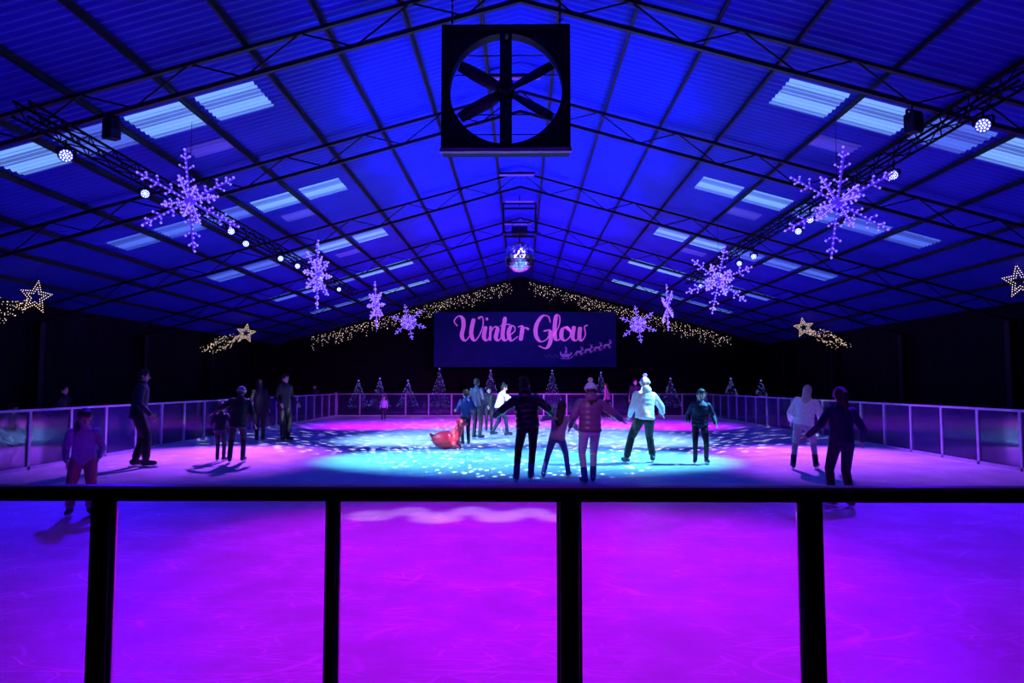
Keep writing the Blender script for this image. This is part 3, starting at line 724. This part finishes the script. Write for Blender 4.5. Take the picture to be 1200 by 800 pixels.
    if hat:
        ht = MB(); rings = []
        for k in range(8):
            a = (math.pi/2)*(k/7.4); rings.append((hp_(0, -.012, .03+.115*math.sin(a)), hx*.1*hm*math.cos(a), hy*.112*hm*math.cos(a)))
        ht.loft(rings, 18); ho = ht.build('hat', hat[0], t, smooth=True, scale=s)
        br_ = MB(); br_.loft([(hp_(0, -.012, z), hx*a*hm, hy*b*hm) for z, a, b in ((.015, .098, .11), (.02, .107, .119), (.05, .109, .121), (.06, .1, .112))], 18); br_.build('brim', hat[0], ho, smooth=True, scale=s)
        if len(hat) > 1:
            pm = MB(); rr = random.Random(3)
            for k in range(26):
                q = V((rr.uniform(-1, 1), rr.uniform(-1, 1), rr.uniform(-1, 1))).normalized()*.03; pm.octa(hp_(q.x, q.y-.012, q.z+.178), .028)
            pm.build('pompom', hat[1], ho, scale=s, voxel=.01*s)
    if pack == 'earmuffs':
        em = MB()
        for k in range(12):
            a = math.pi*k/11; em.cap(hp_(.095*math.cos(a), -.01, .02+.115*math.sin(a)), hp_(.095*math.cos(a+.2), -.01, .02+.115*math.sin(a+.2)), .02, .02)
        em.build('headband', 'grey', t, scale=s, voxel=.009*s)
    return t

person(98, 604, 1.24, -150, 'child in pale grey jacket and dull coral trousers near the left barrier', 'grey', 'coral', 'hairbrown', 'long', lean=18, drop=.06, feetp=((-.12, .02, 0), (.16, -.1, 0)), hands=((.06, .26, -.3), (.04, .22, -.36)), child=True, loose=True, head=(20, 10))
person(163, 547, 1.78, -65, 'tall man in dark jacket standing by the left barrier', 'navy', 'blackcloth', feetp=((-.09, -.06, 0), (.1, .12, 0)), hands=((.1, .12, -.46), (.08, .16, -.44)), loose=True, lean=6, drop=.02, coat=.05)
person(279, 542, 1.46, 15, 'skater in dark coat and pale hat with one arm held out', 'blackcloth', 'blackcloth', 'hairbrown', 'short', hat=('grey',), coat=.1, puff=True, feetp=((-.16, 0, 0), (.1, .14, 0)), hands=((.4, .12, -.28), (.14, .1, -.46)), side=5, lean=6, drop=.03)
person(259, 540, 1.12, 0, 'small child in dark clothes beside the skater in pale hat', 'navy', 'navy', child=True, hat=('blackcloth',), feetp=((-.09, 0, 0), (.09, .04, 0)), hands=((.1, .1, -.44), (.2, .1, -.3)), lean=8)
person(305, 517, 1.62, 20, 'person in black coat, left one of the dark pair by left barrier', 'blackcloth', 'blackcloth', 'hairdark', 'long', coat=.12, feetp=((-.08, 0, 0), (.08, .05, 0)), side=-3)
person(333, 517, 1.77, -120, 'man in black hooded jacket, right one of the dark pair by left barrier', 'blackcloth', 'blackcloth', 'hairdark', 'short', hood=True, coat=.04, feetp=((-.13, 0, 0), (.11, .1, 0)), hands=((.1, .16, -.42), (.1, .16, -.42)), loose=True, lean=4)
person(617, 563, 1.6, 0, 'woman in shiny black puffer jacket and leggings holding a child by hand', 'puffblack', 'blackcloth', 'hairdark', 'bun', puff=True, feetp=((-.17, -.05, 0), (.07, .16, 0)), hands=((.36, .12, -.24), (.3, .1, -.3)), boot='bootblue', side=-5, sway=.02, lean=7, drop=.04, hood=True, head=(-12, 4))
person(658, 559, 1.25, -8, 'small child in pink jacket striding between two women', 'softpink', 'purple', 'hairbrown', 'long', child=True, feetp=((-.4, -.08, 0), (.12, .16, 0)), hands=((.26, .08, -.08), (.2, .08, -.18)), lean=12, side=9, drop=.09, boot='bootblue', sway=-.1)
person(690, 566, 1.53, 5, 'woman in pink jacket, white bobble hat and white leggings', 'pink', 'whitepant', 'hairbrown', 'long', hat=('white', 'cream'), puff=True, feetp=((-.09, -.04, 0), (.08, .12, 0)), hands=((.16, .1, -.4), (.4, .16, -.24)), hood=True, side=3, lean=8, drop=.05, head=(10, 0), boot='bootblue')
person(757, 542, 1.64, 8, 'skater in white puffer jacket, black trousers and white bobble hat', 'white', 'blackcloth', 'hairblond', 'short', hat=('cream', 'softpink'), puff=True, hood=True, loose=True, feetp=((-.42, 0, 0), (.16, .16, 0)), hands=((.08, .2, -.4), (.28, .24, -.3)), lean=10, drop=.07, side=4, sway=-.06)
person(818, 542, 1.4, 170, 'child in dark puffer jacket right of the white jacket skater', 'navy', 'blackcloth', 'hairbrown', 'long', puff=True, feetp=((-.14, 0, 0), (.12, .08, 0)), hands=((.16, .12, -.4), (.14, .14, -.4)), child=True, side=-4, drop=.03)
person(938, 548, 1.52, -25, 'person with long fair hair in white jacket and grey trousers', 'white', 'grey', 'hairblond', 'long', feetp=((-.2, -.12, 0), (.2, .08, 0)), hands=((.14, .16, -.38), (.1, .2, -.38)), lean=16, side=8, drop=.06, puff=True)
person(980, 592, 1.46, 3, 'girl in dark jacket with ponytail and fluffy headband, nearest on right', 'navy', 'blackcloth', 'hairdark', 'ponytail', feetp=((-.1, .08, 0), (.1, -.06, 0)), hands=((.28, .1, -.37), (.22, .14, -.4)), pack='earmuffs', lean=6, drop=.03, side=3)
person(546, 521, 1.36, 25, 'child in dark blue standing behind the red skating aid', 'blue', 'blackcloth', 'hairdark', 'short', child=True, feetp=((-.1, 0, 0), (.1, 0, 0)), hands=((.1, .2, -.3), (.1, .2, -.3)))
person(559, 514, 1.66, -30, 'taller dark person behind the child near the red skating aid', 'navy', 'blackcloth', 'hairdark', 'short', hands=((.1, .12, -.44), (.1, .12, -.44)))
person(573, 505, 1.4, 190, 'dark clothed skater half hidden beside the pale top skater', 'blackcloth', 'blackcloth', 'hairdark', 'long')
person(587, 510, 1.55, -80, 'skater in bright cream top leaning forward with arm stretched out', 'cream', 'navy', 'hairdark', 'bun', lean=18, drop=.06, feetp=((-.12, -.26, 0), (.12, .18, 0)), hands=((.12, .4, -.1), (.2, .45, -.12)))
person(711, 489, 1.55, 60, 'distant skater in soft pink jacket near the far barrier', 'softpink', 'navy', 'hairbrown', 'long', feetp=((-.12, -.16, 0), (.12, .18, 0)), lean=8, drop=.04)
person(744, 494, 1.7, 180, 'distant dark skater just left of the white jacket skater', 'blackcloth', 'blackcloth', 'hairdark', 'short')
person(450, 492, 1.0, 180, 'distant small child in pale jacket by the far barrier', 'grey', 'blackcloth', 'hairbrown', 'short', child=True)
person(72, 0, 1.5, -90, 'dark spectator standing behind the left barrier', 'blackcloth', 'blackcloth', d=14.2, skates=False)
person(183, 0, 1.02, -90, 'small child behind the left barrier, right of the tall man', 'blue', 'navy', d=17.6, skates=False, child=True)
person(4, 0, 1.28, -100, 'crouching dark person behind the left barrier at picture edge', 'blackcloth', 'blackcloth', d=12.4, skates=False, drop=.25, lean=30, feetp=((-.12, .1, 0), (.12, -.12, 0)), hands=((.08, .3, -.25), (.08, .3, -.25)))
person(1062, 0, 1.15, 60, 'crouching person in blue behind the right barrier', 'blue', 'navy', d=17.2, skates=False, drop=.25, lean=28, feetp=((-.12, .12, 0), (.12, -.1, 0)), hands=((.1, .3, -.2), (.1, .3, -.2)))
person(368, 0, 1.5, 180, 'distant spectator behind the left barrier near far corner', 'navy', 'blackcloth', d=30.5, skates=False)

# ------------------------------------------------------------ red skating aid
dA = 16.0; pA = at(528, 523, dA)
aid = empty('skating_aid', (pA.x, dA, 0), 'red seal shaped plastic skating aid standing on the ice', 'skating aid', rz=R(4))
b = MB(); X_, Y_, Z_ = V((1, 0, 0)), V((0, 1, 0)), V((0, 0, 1))
b.ell((-.1, 0, .215), X_*.34, Y_*.2, Z_*.2, 22, 14)
b.cap((.08, 0, .24), (.25, 0, .54), .15, .085, 18); b.ell((.27, 0, .6), X_*.11, Y_*.1, Z_*.095, 18, 10); b.cap((.33, 0, .58), (.39, 0, .57), .055, .04, 14)
b.cap((-.36, 0, .24), (-.46, .07, .34), .06, .03); b.cap((-.36, 0, .24), (-.46, -.07, .34), .06, .03)
b.cap((.08, .13, .12), (.22, .24, .05), .06, .04); b.cap((.08, -.13, .12), (.22, -.24, .05), .06, .04)
sb = b.build('seal_body', 'red', aid, voxel=.014); sb.modifiers['smooth'].iterations = 12
hd_ = MB(); hd_.cap((.2, -.08, .5), (.14, -.14, .7), .016, .016); hd_.cap((.2, .08, .5), (.14, .14, .7), .016, .016); hd_.cap((.14, -.14, .7), (.14, .14, .7), .018, .018); hd_.build('handle', 'red', aid, smooth=True)
for s in (-1, 1): MB().ell((.35, s*.06, .63), V((.012, 0, 0)), V((0, .012, 0)), V((0, 0, .014)), 8, 6).build('eye', 'eye', aid, smooth=True)

# ------------------------------------------------------------ lighting
def lampat(lst, i): x, y, d = lst[i]; return at(x, y, d)
MAG = (.62, .0, 1.0); BLU = (.05, .0, 1.0); CYA = (.1, .56, 1.0); VIO = (.3, .0, 1.0); PNK = (.85, .06, .95)
def fix(lst, i, target, col, pw, deg, blend=.7, rad=.12, **k):
    p = lampat(lst, i); d = (V(target)-p).normalized(); return spot(p+d*.2-V((0, 0, .05)), target, col, pw, deg, blend, rad, **k)
fix(LL, 0, (.6, 6.0, 0), MAG, 2300, 48, 1); fix(RL, 0, (-.2, 6.0, 0), MAG, 2300, 48, 1)
spot((.1, 3.6, 6.0), (0, 4.8, 0), MAG, 1300, 78, 1, .2)
fix(LL, 1, (-5.8, 6.3, 0), BLU, 2000, 72, .9); fix(RL, 1, (5.5, 6.5, 0), (.12, 0, 1), 2000, 75, .9)
fix(LL, 2, (-1.6, 13.8, 0), CYA, 6500, 50, 1); fix(RL, 2, (2.0, 13.8, 0), CYA, 6500, 50, 1)
fix(LL, 3, (-2, 19.5, 0), (.22, .48, 1), 9000, 54, 1); fix(RL, 3, (2, 19.5, 0), (.22, .48, 1), 9000, 54, 1)
fix(LL, 4, (-6.4, 14.5, 0), (.36, .06, 1), 6000, 64, 1); fix(RL, 4, (6.4, 14.5, 0), (.36, .06, 1), 6000, 64, 1)
fix(LL, 6, (-1, 27, 0), PNK, 6500, 50, 1); fix(RL, 6, (0, 28, 0), PNK, 6500, 56, 1)
fix(LL, 7, (-5, 25, 0), VIO, 6500, 76, 1); fix(RL, 7, (5, 25, 0), VIO, 6500, 76, 1)
# lamps added at the ridge stand in for mirror ball speckles
spot((0, 9.9, 6.4), (.2, 14.6, 0), (.5, .85, 1), 9000, 58, .6, .01, gobo=(46, 17))
spot((-.6, 13.9, 6.4), (-3.8, 18.5, 0), (.75, .65, 1), 9000, 60, .6, .01, gobo=(52, 17))
spot((.6, 13.9, 6.4), (3.8, 18.5, 0), (.8, .65, 1), 9000, 60, .6, .01, gobo=(52, 17))
spot((0, 19.1, 6.4), (0, 25, 0), (1, .65, 1), 7000, 70, .6, .01, gobo=(52, 16))
# soft pale overlapping pools just beyond the near barrier
for x, y, a, pw in ((-1.7, 7.9, 5.6, 1600), (-1.3, 8.15, 4.6, 1500), (-.95, 7.8, 6.0, 1900), (-.6, 8.2, 4.8, 1500), (-.25, 7.85, 5.6, 1900), (.1, 8.1, 5.0, 1600), (.4, 7.8, 4.4, 1200)):
    spot((x*.5, 4.3, 6.3), (x, y, 0), (1, .5, 1), pw*.95, a, 1, .03)
fix(RL, 0, (-.58, 20.0, 1.1), (1, .72, .6), 6500, 4.5, .6)  # extra narrow lamp added to brighten the cream skater
fix(LL, 0, (-1.65, 16.0, .3), (1, .14, .3), 2000, 4.2, .7)  # extra red lamp added to bring out the skating aid
# unseen lamps added above the near barrier to brighten skaters from the front
spot((-1.5, 4.1, 6.2), (1.1, 10.6, .9), (.7, .5, 1), 420, 12, 1, .1)
spot((1.5, 4.1, 6.2), (2.4, 13.0, 1.0), (.8, .8, 1), 600, 8, 1, .1)
spot((3.0, 4.1, 6.0), (5.0, 12.3, .9), (.6, .5, 1), 350, 7, 1, .1)
# roof wash
for i, y in enumerate((9.5, 12, 15, 18.5, 22, 26, 30, 34)):
    pw = (260, 750, 1000, 1000, 800, 620, 380, 180)[i]
    for s in (-1, 1):
        spot((s*2.8, y, 3.9), (s*1.3, y+.5, 7.2), (.008, .01, 1), pw*.95, 92, 1, .25)
spot((0, 30, 5.6), (.3, 37, 4), (.3, .12, 1), 280, 50, .8, .1)
fix(LL, 1, bc, (.5, .45, 1), 900, 7, .3); fix(RL, 1, bc, (.7, .35, 1), 900, 7, .3)  # extra narrow lamps added to brighten the mirror ball

w = bpy.data.worlds.new('World'); SC.world = w; w.use_nodes = True
w.node_tree.nodes['Background'].inputs[0].default_value = (.01, .01, .06, 1); w.node_tree.nodes['Background'].inputs[1].default_value = .3

cam = bpy.data.cameras.new('Camera'); co = bpy.data.objects.new('Camera', cam); COL.objects.link(co)
cam.sensor_width = 36; cam.lens = 24; cam.clip_end = 200
co.location = (0, 0, CH); co.rotation_euler = (R(90)+math.atan(50/F), 0, math.atan(10/F))
SC.camera = co
SC.view_settings.view_transform = 'Standard'; SC.view_settings.look = 'None'
